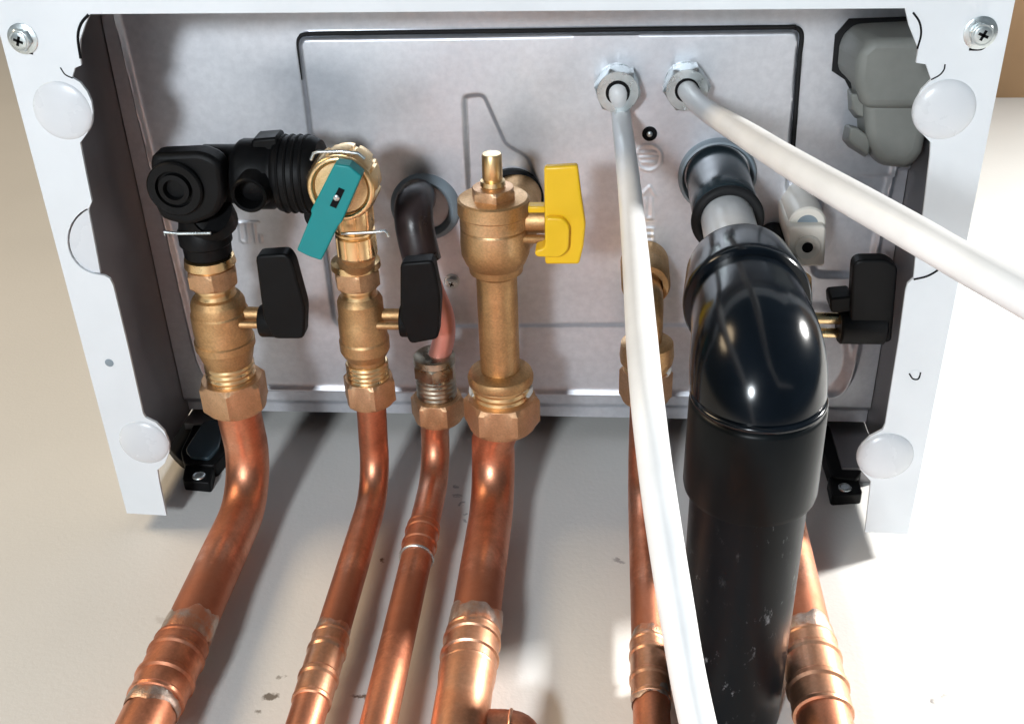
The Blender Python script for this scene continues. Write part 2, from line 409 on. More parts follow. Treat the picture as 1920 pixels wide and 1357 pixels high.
dome(117, 208, 57, .0026); dome(270, 829, 48, .0034); dome(1771, 206, 58, .0036); dome(1660, 855, 52, .0042)
P = atz(205, 680, 0); lathe('hole_plug', P, (0, 0, 1), [(.001, .0021), (-.0002, .0021), (-.0003, .0018)], 'ring', frame, seg=24)
P = atz(1715, 701, 0); lathe('hole_plug', P, (0, 0, 1), [(.001, .0022), (-.00015, .0022), (-.0002, .0019)], 'white', frame, seg=24)
def screw(px, py, R, parent=frame, z=0, name='screw'):
    P = atz(px, py, z); P[2] = z
    s = lathe(name, P, (0, 0, -1), [(-.001, R*1.5), (.0004, R*1.5), (.0006, R*1.42)], 'steel', parent, seg=36)
    hexnut('hex_head', P, (0, 0, -1), .0005, .0036, R*1.12, 'steel', s, rot=.3)
    lathe('head_face', P, (0, 0, -1), [(.0030, R*.78), (.0040, R*.76), (.0042, R*.6)], 'steel', s, seg=30)
    for a in (.4, .4+math.pi/2):
        d = np.array([math.cos(a), math.sin(a), 0]); n = np.array([-d[1], d[0], 0]); L, w = R*.48, R*.13
        q = [P+d*sx*L+n*sy*w+np.array([0, 0, -.0043]) for sx, sy in ((-1, -1), (1, -1), (1, 1), (-1, 1))]
        prism('cross_slot', q, [p+np.array([0, 0, .0008]) for p in q], 'dark', s, bev=0)
    return s
screw(43, 73, .0042); screw(1838, 62, .0042)

# underside panel: pressed sheet with real relief
def sd_poly(X, Y, poly):
    """signed distance (negative inside) in pixels"""
    d = np.full(X.shape, 1e9); ins = np.zeros(X.shape, bool); n = len(poly)
    for i in range(n):
        ax, ay = poly[i]; bx, by = poly[(i+1) % n]; ex, ey = bx-ax, by-ay
        t = np.clip(((X-ax)*ex+(Y-ay)*ey)/(ex*ex+ey*ey), 0, 1)
        d = np.minimum(d, np.hypot(X-ax-t*ex, Y-ay-t*ey))
        c = ((ay > Y) != (by > Y)) & (X < (bx-ax)*(Y-ay)/((by-ay) if by != ay else 1e-9)+ax); ins ^= c
    return np.where(ins, -d, d)
def sstep(v, a, b):
    t = np.clip((v-a)/(b-a), 0, 1); return t*t*(3-2*t)
def seg_d(X, Y, pts):
    d = np.full(X.shape, 1e9)
    for (ax, ay), (bx, by) in zip(pts[:-1], pts[1:]):
        ex, ey = bx-ax, by-ay; t = np.clip(((X-ax)*ex+(Y-ay)*ey)/(ex*ex+ey*ey), 0, 1)
        d = np.minimum(d, np.hypot(X-ax-t*ex, Y-ay-t*ey))
    return d
nx, ny = 520, 370
gx = np.linspace(-.1975, .1975, nx); gy = np.linspace(.063, .3475, ny)
GX, GY = np.meshgrid(gx, gy)
dx, dy, dz = GX-CAM[0], GY-CAM[1], ZP-CAM[2]
den = dx*_F[0]+dy*_F[1]+dz*_F[2]
PX = 960+FPX*(dx*_R[0]+dy*_R[1]+dz*_R[2])/den; PY = 678.5-FPX*(dx*_U[0]+dy*_U[1]+dz*_U[2])/den
tray = rnd([(190, -60), (222, 60), (378, 712), (430, 729), (1540, 747), (1590, 735), (1612, 640), (1760, -60)], 60, 6)
Hh = .009*sstep(sd_poly(PX, PY, tray), -3, 16)
Hh -= .0022*np.exp(-(sd_poly(PX, PY, tray)/7.0)**2)
outer = [(-400, -400), (150, -100), (300, 745), (330, 764), (1640, 782), (1665, 765), (1850, -400)]
Hh += .004*sstep(sd_poly(PX, PY, outer), -2, 12)
plate = rnd([(558, 64), (1503, 51), (1462, 607), (628, 611)], 22, 5)
Hh -= .0030*sstep(-sd_poly(PX, PY, plate), -5, 6)
pd = np.abs(sd_poly(PX, PY, plate)+3)
wgt = np.clip(np.maximum(sstep(-PY, -330, -180), sstep(PX, 1380, 1440)*sstep(-PY, -420, -300)), .12, 1)*np.clip(sstep(PX, 570, 640)+sstep(-PY, -90, -70), .25, 1)
Hh += .0042*wgt*np.clip(1-pd/5.5, 0, 1)
wedge = rnd([(870, 177), (908, 174), (950, 268), (990, 290), (1012, 345), (1005, 430), (882, 430)], 12, 4)
Hh += .0018*sstep(-sd_poly(PX, PY, wedge), -3, 5)
rrec = rnd([(1545, 332), (1800, 328), (1760, 520), (1520, 520)], 25, 4)
Hh += .0035*sstep(-sd_poly(PX, PY, rrec), -3, 7)
rc = np.hypot(PX-1530, (PY-665)*.8)
Hh -= .0016*sstep(-np.abs(rc-66)+18, 0, 18)
for pts in ([(450, 418), (452, 450), (458, 454)], [(463, 418), (466, 454)], [(476, 418), (480, 454)], [(446, 418), (484, 416)], [(488, 440), (490, 454)],
            [(1205, 360), (1218, 345), (1228, 362)], [(1211, 368), (1209, 405), (1222, 405), (1222, 368)], [(1205, 424), (1226, 424), (1226, 447), (1205, 447), (1205, 424)], [(1205, 436), (1226, 436)],
            [(1200, 283), (1232, 283)], [(1200, 292), (1232, 292)], [(1203, 301), (1229, 301)], arc(1216, 292, 24, 0, 360, 20),
            arc(1480, 372, 12, 0, 360, 16, 22), [(1474, 365), (1486, 362)], [(1474, 378), (1486, 376)]):
    Hh -= .00045*sstep(-seg_d(PX, PY, pts), -2.6, -.6)
dent = sum(np.random.uniform(-1, 1)*np.sin(GX*np.random.uniform(15, 70)+GY*np.random.uniform(-60, 60)+np.random.uniform(0, 6)) for _ in range(10))
Hh += dent*.00010
V = np.stack([GX.ravel(), GY.ravel(), (ZP+Hh).ravel()], 1)
idx = np.arange(nx*ny).reshape(ny, nx)
F = np.stack([idx[:-1, :-1].ravel(), idx[:-1, 1:].ravel(), idx[1:, 1:].ravel(), idx[1:, :-1].ravel()], 1)
panel = mk('underside_panel', V, F, 'galv', boiler, ang=70)
P = atz(1218, 251, ZP-.003); lathe('rivet_hole', P, (0, 0, -1), [(-.002, .0036), (.0003, .0036), (.0005, .0030)], 'dark', panel, seg=28)
lathe('rivet', P, (0, 0, -1), [(0, .0014), (.0009, .0014), (.0014, .0006)], 'steel', panel, seg=20)
screw(848, 527, .0028, panel, ZP-.003, 'panel_screw')

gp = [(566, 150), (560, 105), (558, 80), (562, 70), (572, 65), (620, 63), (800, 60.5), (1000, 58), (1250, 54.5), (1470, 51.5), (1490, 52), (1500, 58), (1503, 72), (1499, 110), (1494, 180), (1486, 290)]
tube('groove_shade_line', catmull([atz(x, y, ZP-.0010) for x, y in gp], 6), [.0003+.0008*min(1, i/28) for i in range(6*15+1)], 'rubber', panel, seg=10)  # dark cord laid in as the shaded line of the plate's groove
# grey moulded plug on the right of the panel
plug = thing('moulded_plug', 'grey moulded plastic plug block in the panel corner by the right flange', 'plug', atz(1660, 180, ZP))
def loft_px(name, b, zb, t, zt, mat, parent, **k):
    inside = lambda p: np.array([min(p[0], .1972), p[1], p[2]])          # stays within the casing wall
    return prism(name, [inside(atz(x, y, zb)) for x, y in b], [inside(atz(x, y, zt))-np.array([.0004, 0, 0]) for x, y in t], mat, parent, **k)
loft_px('upper_block', [(1566, 132), (1571, 72), (1596, 42), (1735, 34), (1770, 150), (1735, 196), (1600, 192), (1592, 146)], ZP-.001,
        [(1606, 152), (1612, 98), (1640, 74), (1762, 74), (1775, 170), (1740, 204), (1622, 204), (1612, 178)], .045, 'grey', plug, bev=.0042, seg=4)
loft_px('lower_block', [(1600, 176), (1606, 250), (1630, 292), (1645, 310), (1714, 316), (1742, 285), (1745, 176), (1640, 170)], ZP-.001,
        [(1622, 190), (1628, 255), (1640, 290), (1652, 306), (1706, 312), (1730, 285), (1750, 190), (1660, 186)], .050, 'grey', plug, bev=.0042, seg=4)
loft_px('rib', [(1588, 166), (1590, 205), (1602, 222), (1625, 226), (1630, 186), (1606, 164)], ZP-.001, [(1596, 176), (1600, 204), (1612, 218), (1632, 222), (1636, 196), (1612, 176)], .056, 'grey', plug, bev=.001)
loft_px('rib', [(1584, 232), (1578, 262), (1590, 276), (1622, 296), (1630, 256), (1600, 236)], ZP-.001, [(1596, 238), (1592, 262), (1602, 272), (1630, 292), (1636, 260), (1610, 240)], .054, 'grey', plug, bev=.001)
sheet('gasket', [(1560, 134), (1566, 66), (1592, 36), (1730, 31), (1722, 80), (1712, 206), (1612, 205), (1584, 150)], ZP-.0008, ZP+.006, 'rubber', plug)

# ------------------------------------------------------------------ isolation valves
def prongs(A, ybar, xa, xb, parent, z=None):
    """machined stem and stop bars running sideways to the lever"""
    for k, (y, w) in enumerate(ybar):
        z_ = A.z-.006 if k else A.z
        P, Q = atz(xa if k else xa+6, y, z_), atz(xb, y, z_); Q[1] = P[1]; r = mm(w, P)/2
        lathe('stem' if k == 0 else 'stop_bar', P-np.array([.006, 0, 0]), (1, 0, 0), [(0, r), (Q[0]-P[0]+.006, r), (Q[0]-P[0]+.0065, r*.85)], 'brass', parent, seg=20)
def lever(px, z0, z1, mat, parent, boss, name='lever'):
    h = prism_z(name, rnd(px, 9, 3), z0, z1, mat, parent, bev=.0012, seg=3)
    (bx, by, bw, z) = boss
    return h
def isolation_valve(A, c, label, grp):
    v = thing('isolation_valve', label, 'valve', A.pt(c['nut'][0]), grp)
    A.lathe('collar', c['collar'], 'brassbright', v)
    A.hex('union_nut', *c['union'], 'nut', v, rot=.20)
    A.thread('upper_thread', *c['th1'], 2, 'brassbright', v)
    A.lathe('valve_body', c['body'], 'brass', v, ang=22)
    A.thread('lower_thread', *c['th2'], 5, 'brassbright', v)
    A.hex('compression_nut', *c['nut'], 'nut', v, rot=c.get('rot', .25))
    prongs(A, c['bars'], c['bx'][0], c['bx'][1], v)
    h = prism_z('lever', rnd(c['lever'], 10, 3), A.z-.012, A.z-.003, 'black', v, bev=.0012, seg=3)
    P = atz(c['boss'][0], c['boss'][1], A.z-.004); r = mm(c['boss'][2], P)/2; L = mm(c['boss'][3], P)
    lathe('boss', P, (1, 0, 0), [(0, r*.95), (.0008, r), (L, r), (L+.001, r*.7)], 'black', h, seg=32)
    return v
V1 = Axis((385, 480), (446, 735), .015); V2 = Axis((669, 480), (690, 730), .022)
isolation_valve(V1, dict(collar=[(466, 66), (472, 72), (478, 72), (480, 92), (494, 96), (497, 80), (520, 76)], union=(499, 532, 96), th1=(530, 558, 76),
    body=[(550, 70), (554, 88), (562, 98), (566, 101), (580, 102), (583, 107), (606, 108), (632, 106), (634, 112), (646, 111), (648, 106), (664, 97), (680, 86), (686, 78)], th2=(676, 722, 92), nut=(706, 760, 122),
    bars=[(588, 27), (608, 15)], bx=(440, 494), lever=[(478, 480), (536, 476), (548, 492), (572, 580), (570, 636), (512, 636), (494, 600)], boss=(490, 601, 62, 40), rot=.42),
    'brass isolation valve with black lever under the black plastic manifold, feeding the leftmost copper pipe', 'isolation valves with black levers')
isolation_valve(V2, dict(collar=[(480, 64), (486, 72), (488, 92), (499, 94), (501, 78), (520, 70)], union=(500, 534, 88), th1=(530, 560, 70),
    body=[(548, 62), (556, 80), (562, 86), (590, 86), (596, 90), (630, 90), (634, 94), (652, 93), (660, 84), (668, 72), (680, 70), (686, 66)], th2=(676, 716, 80), nut=(704, 750, 97),
    bars=[(590, 25), (610, 15)], bx=(668, 752), lever=[(750, 494), (812, 489), (826, 560), (822, 636), (768, 646), (750, 600)], boss=(752, 601, 62, 38), rot=.15),
    'brass isolation valve with black lever below the teal-handled brass tap', 'isolation valves with black levers')

# black plastic manifold, upper left
man = thing('pipe_manifold', 'black plastic pipe manifold with round capped ports beside the teal lever', 'manifold', atz(440, 340, ZP-.003))
eb = prism_z('elbow_block', rnd([(280, 290), (376, 286), (412, 304), (420, 372), (404, 408), (352, 426), (300, 412), (284, 372)], 16, 3), .000, .012, 'black', man, bev=.0025, seg=3)
C0 = atz(330, 352, 0)
lathe('cap_ring', C0, (0, 0, -1), [(-.004, mm(54, C0)), (.002, mm(53, C0)), (.0028, mm(50, C0)), (.0026, mm(36, C0)), (-.003, mm(35, C0)), (-.003, mm(30, C0)), (.003, mm(29, C0)), (.0032, mm(20, C0)), (-.004, mm(17, C0)), (-.0045, .0005)], 'black', eb, seg=48, cap=False)
CS = atz(395, 320, ZP); lathe('port_stem', CS, (0, 0, 1), [(-.046, .008), (.006, .008)], 'black', man, seg=32)
cm = atz(380, 326, .020); xr = lambda px: float(atz(px, 326, .020)[0]-cm[0])
lathe('bridge_pipe', cm, (1, 0, 0), [(xr(352), .0105), (xr(384), .0125), (xr(388), .0132), (xr(446), .0132), (xr(450), .0138), (xr(456), .0152), (xr(462), .0158), (xr(512), .0158), (xr(516), .0150), (xr(522), .0150), (xr(526), .0165), (xr(532), .0170), (xr(590), .0170), (xr(596), .0160), (xr(604), .0150)], 'black', man, seg=48, ang=40)
for q in (538, 552, 566, 580): torus('rib', cm+np.array([xr(q), 0, 0]), (1, 0, 0), .0170, .0007, 'black', man, sec=8)
prism_z('fin', rnd([(470, 262), (520, 258), (522, 300), (470, 300)], 6, 2), .014, .026, 'black', man, bev=.0015)
C1 = atz(470, 362, .000)
pt = lathe('port', C1, (0, 0, -1), [(-.022, mm(40, C1)), (-.006, mm(38, C1)), (-.005, mm(35, C1)), (.003, mm(34, C1)), (.0038, mm(31, C1)), (.003, mm(27, C1)), (-.010, mm(26, C1)), (-.010, .0004)], 'black', man, seg=40, cap=False)
V1.lathe('outlet_collar', [(402, 84), (424, 92), (428, 98), (452, 98), (456, 90), (474, 88), (478, 78)], 'black', man)
tube('outlet_stem', [atz(395, 400, .010), atz(402, 405, .012), V1.pt(425), V1.pt(440)], .011, 'black', man)
def wire(pts, z, parent, r=.0007, name='spring_clip', dz=None):
    P = [atz(x, y, z if dz is None else z+dz[i]) for i, (x, y) in enumerate(pts)]
    return tube(name, P, r, 'steel', parent, seg=10)
wire([(310, 441), (308, 435), (336, 438), (390, 437), (395, 437)], -.005, man)
lathe('outlet_flange', atz(545, 300, ZP), (0, 0, -1), [(-.006, .008), (.042, .008), (.044, .007)], 'black', man, seg=36)

# brass tap with teal lever
tap = thing('filling_tap', 'round notched brass tap with a tilted teal lever', 'tap', atz(640, 350, ZP-.003))
CT = atz(640, 352, -.001); RT = mm(67, CT)
def notch(a):
    k = (a*9/(2*math.pi)) % 1; return .90 if .42 < k < .58 else 1.0
M['brasspale'] = metalmix('matte_cast_brass', (.72, .47, .22), (.86, .62, .34), (.92, .70, .42), .55, 60, .6, grain=.15)
bd = lathe('tap_body', CT, (0, 0, -1), [(-.020, RT*.86), (-.012, RT*.90), (-.0119, RT), (-.002, RT), (0, RT*.96), (.0005, RT*.84), (-.0015, RT*.80), (-.0015, RT*.74)], 'brassbright', tap, seg=144, radf=notch, ang=25)
lathe('face_disc', CT, (0, 0, -1), [(-.004, RT*.78), (-.0002, RT*.78), (0.0006, RT*.74), (.0008, .0004)], 'brasspale', tap, seg=48)
torus('sight_ring', CT+np.array([0, 0, -.0006]), (0, 0, 1), RT*.86, .0016, 'brassbright', tap, a0=0, a1=2*math.pi)
CS = atz(652, 318, ZP); lathe('inlet_stem', CS, (0, 0, -1), [(-.008, RT*.5), (.060, RT*.5)], 'black', tap, seg=32)
lathe('stem', CT, (0, 0, -1), [(0, .0055), (.009, .0055)], 'brass', tap, seg=24)
lv = prism_z('lever', [(627, 308), (654, 312), (678, 331), (640, 418), (634, 424), (602, 489), (580, 482), (556, 470), (584, 402), (582, 396)], -.0145, -.0065, 'teal', tap, bev=.0012, seg=3)
prism_z('screw_slot', [(635, 352), (646, 357), (630, 391), (618, 386)], -.0149, -.0140, 'dark', lv, bev=0)
lathe('screw', atz(631, 371, -.0149), (0, 0, -1), [(-.001, .0013), (.0004, .0013), (.0007, .0008)], 'steel', lv, seg=20)
wire([(583, 300), (588, 288), (596, 285), (640, 284), (672, 288), (684, 298)], -.001, tap)
TA = Axis((664, 400), (669, 480), .012)
def ribs(a):
    k = (a*10/(2*math.pi)) % 1; return .955 if k < .12 else 1
TA.lathe('outlet_sleeve', [(385, 78), (420, 76), (426, 70), (430, 70)], 'brassbright', tap, seg=120, radf=ribs, ang=25)
TA.lathe('outlet_ring', [(428, 66), (430, 76), (434, 76), (436, 68), (440, 66)], 'brassbright', tap)
TA.lathe('outlet_sleeve', [(438, 70), (440, 76), (474, 76), (478, 70)], 'brassbright', tap, seg=120, radf=ribs, ang=25)
lathe('outlet_neck', TA.pt(472), V2.pt(500)-TA.pt(472), [(0, .0085), (.018, .0085)], 'brass', tap, seg=32)
wire([(640, 438), (692, 436), (722, 433), (727, 438), (728, 444)], .000, tap)

# ------------------------------------------------------------------ drain hose and its coupling
dr = thing('drain_coupling', 'tarnished threaded coupling with dark hose curving up to a round grey grommet', 'coupling', atz(820, 720, .035))
CG = atz(798, 388, ZP-.003)
lathe('grommet', CG, (0, 0, -1), [(-.004, mm(66, CG)), (.0005, mm(66, CG)), (.0030, mm(60, CG)), (.0042, mm(54, CG)), (.0030, mm(47, CG)), (.0010, mm(44, CG)), (-.004, mm(42, CG))], 'ring', dr, seg=56, cap=False, ang=60)
lathe('grommet_throat', CG, (0, 0, 1), [(.0005, mm(44, CG)), (.0006, .0003)], 'bluegrey', dr, seg=40, cap=False)
P3 = Axis((822, 668), (815, 780), .038)
hs = [CG+np.array([-.004, -.004, .003]), atz(782, 372, .066), atz(776, 385, .054), atz(776, 415, .047), atz(782, 450, .044), atz(792, 490, .042)]
tube('hose', catmull(hs, 8), .0094, 'darkhose', dr, seg=28)
tube('copper_tail', catmull([hs[-2], hs[-1], atz(812, 545, .041), atz(830, 590, .039), atz(833, 628, .038), atz(825, 662, .038), P3.pt(690)], 8), .0056, 'pink', dr, seg=24)
P3.lathe('rim', [(662, 66), (666, 78), (676, 80), (679, 74)], 'nickel', dr)
P3.hex('upper_body', 676, 704, 80, 'nickel', dr, rot=.5)
P3.thread('thread', 700, 748, 76, 6, 'nickel', dr)
P3.hex('compression_nut', 741, 782, 98, 'nut', dr, rot=.05)
P3.lathe('nut_lip', [(778, 60), (786, 58), (788, 52)], 'brassbright', dr)

# ------------------------------------------------------------------ gas cock
gas = thing('gas_cock', 'brass gas cock with a bright yellow lever', 'valve', atz(930, 400, .02))
G = Axis((924, 310), (940, 770), .020)
G.lathe('test_nipple', [(288, 34), (291, 38), (334, 39), (336, 36), (338, 46), (346, 48), (349, 44), (356, 44)], 'brassbright', gas)
G.hex('nipple_hex', 350, 380, 84, 'nut', gas, rot=.30)
G.lathe('valve_body', [(368, 60), (369, 128), (372, 136), (396, 137), (399, 130), (420, 130), (422, 125), (425, 129), (455, 131), (472, 128), (488, 114), (494, 104), (506, 100), (510, 84), (514, 77), (600, 76), (690, 74), (700, 74)], 'brass', gas, seg=56, ang=24)
G.lathe('outlet_flange', [(690, 92), (696, 118), (703, 124), (712, 122), (716, 108)], 'brass', gas)
G.thread('outlet_thread', 712, 752, 108, 4, 'brassbright', gas)
for q in (0, math.pi): torus('sealing_tape', G.pt(729), (0, 1, 0), G.r(729, 113), .0011, 'ptfe', gas, seg=14, sec=8, a0=q-.42, a1=q+.42)
G.hex('compression_nut', 741, 794, 138, 'nut', gas, rot=0.02)
prongs(G, [(412, 50), (448, 17)], 952, 1022, gas)
yl = prism_z('lever', [(1020, 314), (1083, 311), (1090, 368), (1098, 422), (1094, 462), (1086, 496), (1022, 496)], .000, .0045, 'yellow', gas, bev=.0011, seg=3)
prism_z('lever_boss', rnd([(1003, 470), (1003, 482), (1050, 484), (1066, 470), (1068, 425), (1056, 410), (1022, 408), (1022, 466)], 9, 3), -.0035, .006, 'yellow', yl, bev=.0015, seg=3)
prism_z('lever_fork', [(990, 388), (1022, 388), (1022, 400), (990, 400)], .006, .012, 'yellow', yl, bev=.0006)
lathe('inlet', atz(972, 362, ZP), (0, 0, -1), [(-.006, .012), (.040, .012), (.050, .012), (.062, .009)], 'brass', gas, seg=36)
CGa = atz(962, 372, ZP-.003)
lathe('grommet', CGa, (0, 0, -1), [(-.004, mm(58, CGa)), (.001, mm(58, CGa)), (.003, mm(52, CGa)), (.001, mm(44, CGa)), (-.004, mm(42, CGa))], 'rubber', gas, seg=48, cap=False)

# ------------------------------------------------------------------ elbow fitting behind the white cable
el = thing('elbow_fitting', 'brass elbow fitting with pale hex nut half hidden behind the long white cable', 'fitting', atz(1205, 540, ZP-.003))
E6 = Axis((1212, 645), (1211, 740), .032)
CE = atz(1211, 536, .050)
lathe('elbow_cup', CE, (0, 0, -1), [(-.036, .0125), (-.030, mm(47, CE)), (-.001, mm(46, CE)), (.001, mm(42, CE)), (.0005, mm(32, CE)), (-.006, mm(30, CE)), (-.007, .0004)], 'brass', el, seg=44)
tube('elbow_tube', catmull([CE+np.array([0, .002, .006]), atz(1216, 560, .040), E6.pt(600), E6.pt(660)], 8), .0072, 'brass', el)
E6.lathe('shoulder', [(636, 80), (642, 98), (664, 102), (676, 98), (684, 78)], 'brass', el)
E6.thread('thread', 676, 700, 84, 3, 'brassbright', el)
E6.hex('hex_nut', 690, 746, 96, 'nut', el, rot=.1)
torus('sealing_tape', E6.pt(690), (0, 1, 0), E6.r(690, 88), .0010, 'ptfe', el, seg=14, sec=8, a0=-.5, a1=.6)

# ------------------------------------------------------------------ right-hand valve behind the black elbow
V7 = Axis((1474, 560), (1458, 740), .02)
rv = thing('isolation_valve', 'brass valve with black lever mostly hidden behind the glossy black elbow', 'valve', V7.pt(600), 'isolation valves with black levers')
V7.lathe('valve_body', [(520, 80), (550, 88), (640, 92), (670, 80), (690, 70)], 'brass', rv)
V7.hex('compression_nut', 690, 745, 108, 'nut', rv, rot=.2)
for y, w, n in ((596, 22, 'stem'), (623, 19, 'stop_bar')):
    P, Q = atz(1500, y, .014), atz(1592, y, .014); Q[1] = P[1]
    lathe(n, P, (1, 0, 0), [(0, mm(w, P)/2), (Q[0]-P[0], mm(w, P)/2), (Q[0]-P[0]+.0008, mm(w, P)/2*.8)], 'brassbright', rv, seg=20)
lathe('inlet', V7.pt(540), (0, 0, 1), [(0, .008), (.075, .008)], 'black', rv, seg=32)
h7 = prism_z('lever', rnd([(1600, 497), (1612, 488), (1664, 488), (1684, 502), (1672, 642), (1604, 648), (1594, 600)], 9, 3), .008, .016, 'black', rv, bev=.0012, seg=3)
P = atz(1572, 610, .014); lathe('boss', P, (1, 0, 0), [(0, .0075), (.001, .0085), (.020, .0085), (.021, .007)], 'black', h7, seg=30)
prism_z('stop_lug', rnd([(1556, 560), (1600, 556), (1600, 585), (1558, 588)], 6, 2), .010, .022, 'black', rv, bev=.0008)
wb = thing('terminal_block', 'small cream plastic block with a dark hole behind the glossy black elbow', 'plastic block', atz(1515, 450, ZP-.003))
tb = prism_z('block', rnd([(1476, 424), (1549, 424), (1546, 500), (1480, 500)], 6, 2), .044, ZP+.002, 'cream', wb, bev=.001)
P = atz(1514, 464, .044); lathe('hole_rim', P, (0, 0, -1), [(-.002, .0062), (.0008, .0062), (.0012, .0055), (.0005, .0035), (-.0006, .0025)], 'cream', wb, seg=32, cap=False)
lathe('hole', P, (0, 0, -1), [(-.002, .0026), (.0004, .0026)], 'dark', wb, seg=20)
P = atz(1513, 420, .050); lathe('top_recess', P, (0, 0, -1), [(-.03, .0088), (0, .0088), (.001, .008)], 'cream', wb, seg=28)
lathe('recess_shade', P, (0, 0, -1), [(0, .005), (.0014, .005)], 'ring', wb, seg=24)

# ------------------------------------------------------------------ condensate waste in glossy black
XC, YC, ZH = .1025, .194, -.105
con = thing('waste_elbow', 'large glossy black plastic waste elbow turning back to the wall', 'waste pipe', (XC, YC, -.03))
def rings(name, prof, mat, parent, **k): return lathe(name, (XC, YC, 0), (0, 0, 1), prof, mat, parent, seg=64, **k)
B = .023; path = [(XC, YC, -.045), (XC, YC, -.06), (XC, YC, ZH+B)]
for i in range(1, 17):
    a = i/16*math.pi/2; path.append((XC, YC+B-B*math.cos(a), ZH+B-B*math.sin(a)))
path += [(XC, YC+B+.004, ZH)]
tube('elbow_body', path, [.0205, .0214, .0226]+[.0228+.0012*math.sin(i/15*math.pi) for i in range(16)]+[.0225], 'absel', con, seg=72, ang=80)
rings('inlet_socket', [(-.0605, .0210), (-.0602, .0236), (-.0590, .0243), (-.0560, .0243), (-.033, .0216), (-.0310, .0211), (-.0300, .0202), (-.0300, .0135), (-.038, .0128)], 'absel', con, cap=False)
Ys = .2075
lathe('outlet_socket', (XC, 0, ZH), (0, 1, 0), [(Ys-.001, .0215), (Ys, .0234), (Ys+.0015, .0241), (Ys+.036, .0244), (Ys+.0380, .0240), (Ys+.0385, .0232), (Ys+.0385, .0200)], 'abssock', con, seg=72, cap=False)
torus('groove_bead', (XC, Ys-.0016, ZH), (0, 1, 0), .0226, .0013, 'absel', con, seg=72)
lathe('waste_tube', (XC, 0, ZH), (0, 1, 0), [(Ys+.010, .0215), (WALLY+.004, .0215)], 'abs', con, seg=72)
st = thing('waste_stub', 'pale waste stub with black rubber ring and slate collar above the black elbow', 'pipe stub', (XC, YC, ZP-.004))
rings('stub_pipe', [(-.048, .0117), (.060, .0117)], 'cable', st)
rings('slate_collar', [(ZP+.004, .0152), (.040, .0150), (.0300, .0146), (.0290, .0138)], 'collar', st)
rings('grommet', [(ZP+.003, .0190), (ZP-.0045, .0190), (ZP-.007, .0182), (ZP-.0075, .0172), (ZP-.005, .0160), (ZP+.003, .0155)], 'ring', st, cap=False)
torus('rubber_ring', (XC, YC, .022), (0, 0, 1), .0140, .0022, 'rubber', st)

# ------------------------------------------------------------------ cables with glands
def cable(label, px, nut_c, rot, label_g, tail):
    Cn = atz(*nut_c, ZP-.003)
    gl = thing('cable_gland', label_g, 'cable gland', Cn, 'steel cable glands')
    gb = lathe('washer', Cn, (0, 0, -1), [(-.004, mm(40, Cn)*.95), (.001, mm(41, Cn)*.95)], 'steel', gl, seg=40)
    hexnut('hex_body', Cn, (0, 0, -1), .0008, .0135, mm(44, Cn), 'steel', gl, rot=rot, ch=.16)
    lathe('bore', Cn, (0, 0, -1), [(.013, .0056), (.0139, .0056), (.0140, .0052)], 'dark', gl, seg=32)
    cb = thing('cable', label, 'cable', Cn, 'white cables')
    P = [Cn+np.array([0, 0, .004]), Cn+np.array([0, 0, -.012])]+[atd(x, y, d) for x, y, d in px]
    P += [P[-1]+np.array(tail)*k for k in (.3, .65, 1)]
    cp = catmull(P, 12); ph = random.uniform(0, 6)
    cp = [p+np.array([.00018*math.sin(i*.13+ph), .00016*math.sin(i*.09+2*ph), 0])*min(1, i/30) for i, p in enumerate(cp)]
    tube('sheath', cp, [.0046*(1+.006*math.sin(i*.21+ph)+.003*math.sin(i*.53)) for i in range(len(cp))], 'cable', cb, seg=32)
cable('long white cable hanging down in front of the elbow fitting and the panel', [(1166, 225, .508), (1178, 330, .44), (1190, 470, .37), (1202, 620, .318), (1216, 760, .292), (1236, 930, .280), (1262, 1110, .273), (1290, 1270, .268), (1325, 1420, .262), (1350, 1520, .26)], (1158, 158), .35,
      'zinc hex cable gland where the hanging white cable enters the panel', (.04, .06, -.45))
cable('white cable sweeping away to the right across the flange', [(1318, 202, .47), (1390, 248, .385), (1480, 305, .325), (1580, 362, .292), (1700, 428, .270), (1810, 492, .256), (1920, 556, .246), (2060, 640, .238), (2200, 725, .232)], (1285, 154), .62,
      'zinc hex cable gland where the right-sweeping white cable enters the panel', (.40, -.10, -.20))

# ------------------------------------------------------------------ copper pipes
YP = .345
def bend_path(X0, z, y0, X1, zb, R, y1=YP):
    P = [(X0, y0, z), (X0+(X1-X0)*.4, y0+(y1-R-y0)*.5, z), (X1, y1-R, z)]
    for i in range(1, 9):
        a = i/8*math.pi/2; P.append((X1, y1-R+R*math.sin(a), z-R+R*math.cos(a)))
    P.append((X1, y1, zb)); return P
def zat(px, py, Y=YP): return float(aty(px, py, Y)[2])
def straight(P):
    out = []
    for a, b in zip(P[:-1], P[1:]):
        a, b = np.array(a), np.array(b); n = max(1, int(np.linalg.norm(b-a)/.006))
        out += [a+(b-a)*i/n for i in range(n)]
    return out+[np.array(P[-1])]
def coupling(p, X, z0, z1, r, mat='copper', Y=YP):
    n = lathe('coupling', (X, Y, 0), (0, 0, 1), [(z1, r*.97), (z1+.0006, r*1.10), (z1+.002, r*1.12), (z1+.0028, r*1.09), (z1+(z0-z1)*.30, r*1.09), (z1+(z0-z1)*.33, r*1.17), (z1+(z0-z1)*.38, r*1.17), (z1+(z0-z1)*.41, r*1.09),
        (z1+(z0-z1)*.70, r*1.09), (z1+(z0-z1)*.73, r*1.16), (z1+(z0-z1)*.77, r*1.16), (z1+(z0-z1)*.80, r*1.09), (z0-.0028, r*1.09), (z0-.002, r*1.12), (z0-.0006, r*1.10), (z0, r*.97)], mat, p, seg=44, ang=9)
    return n
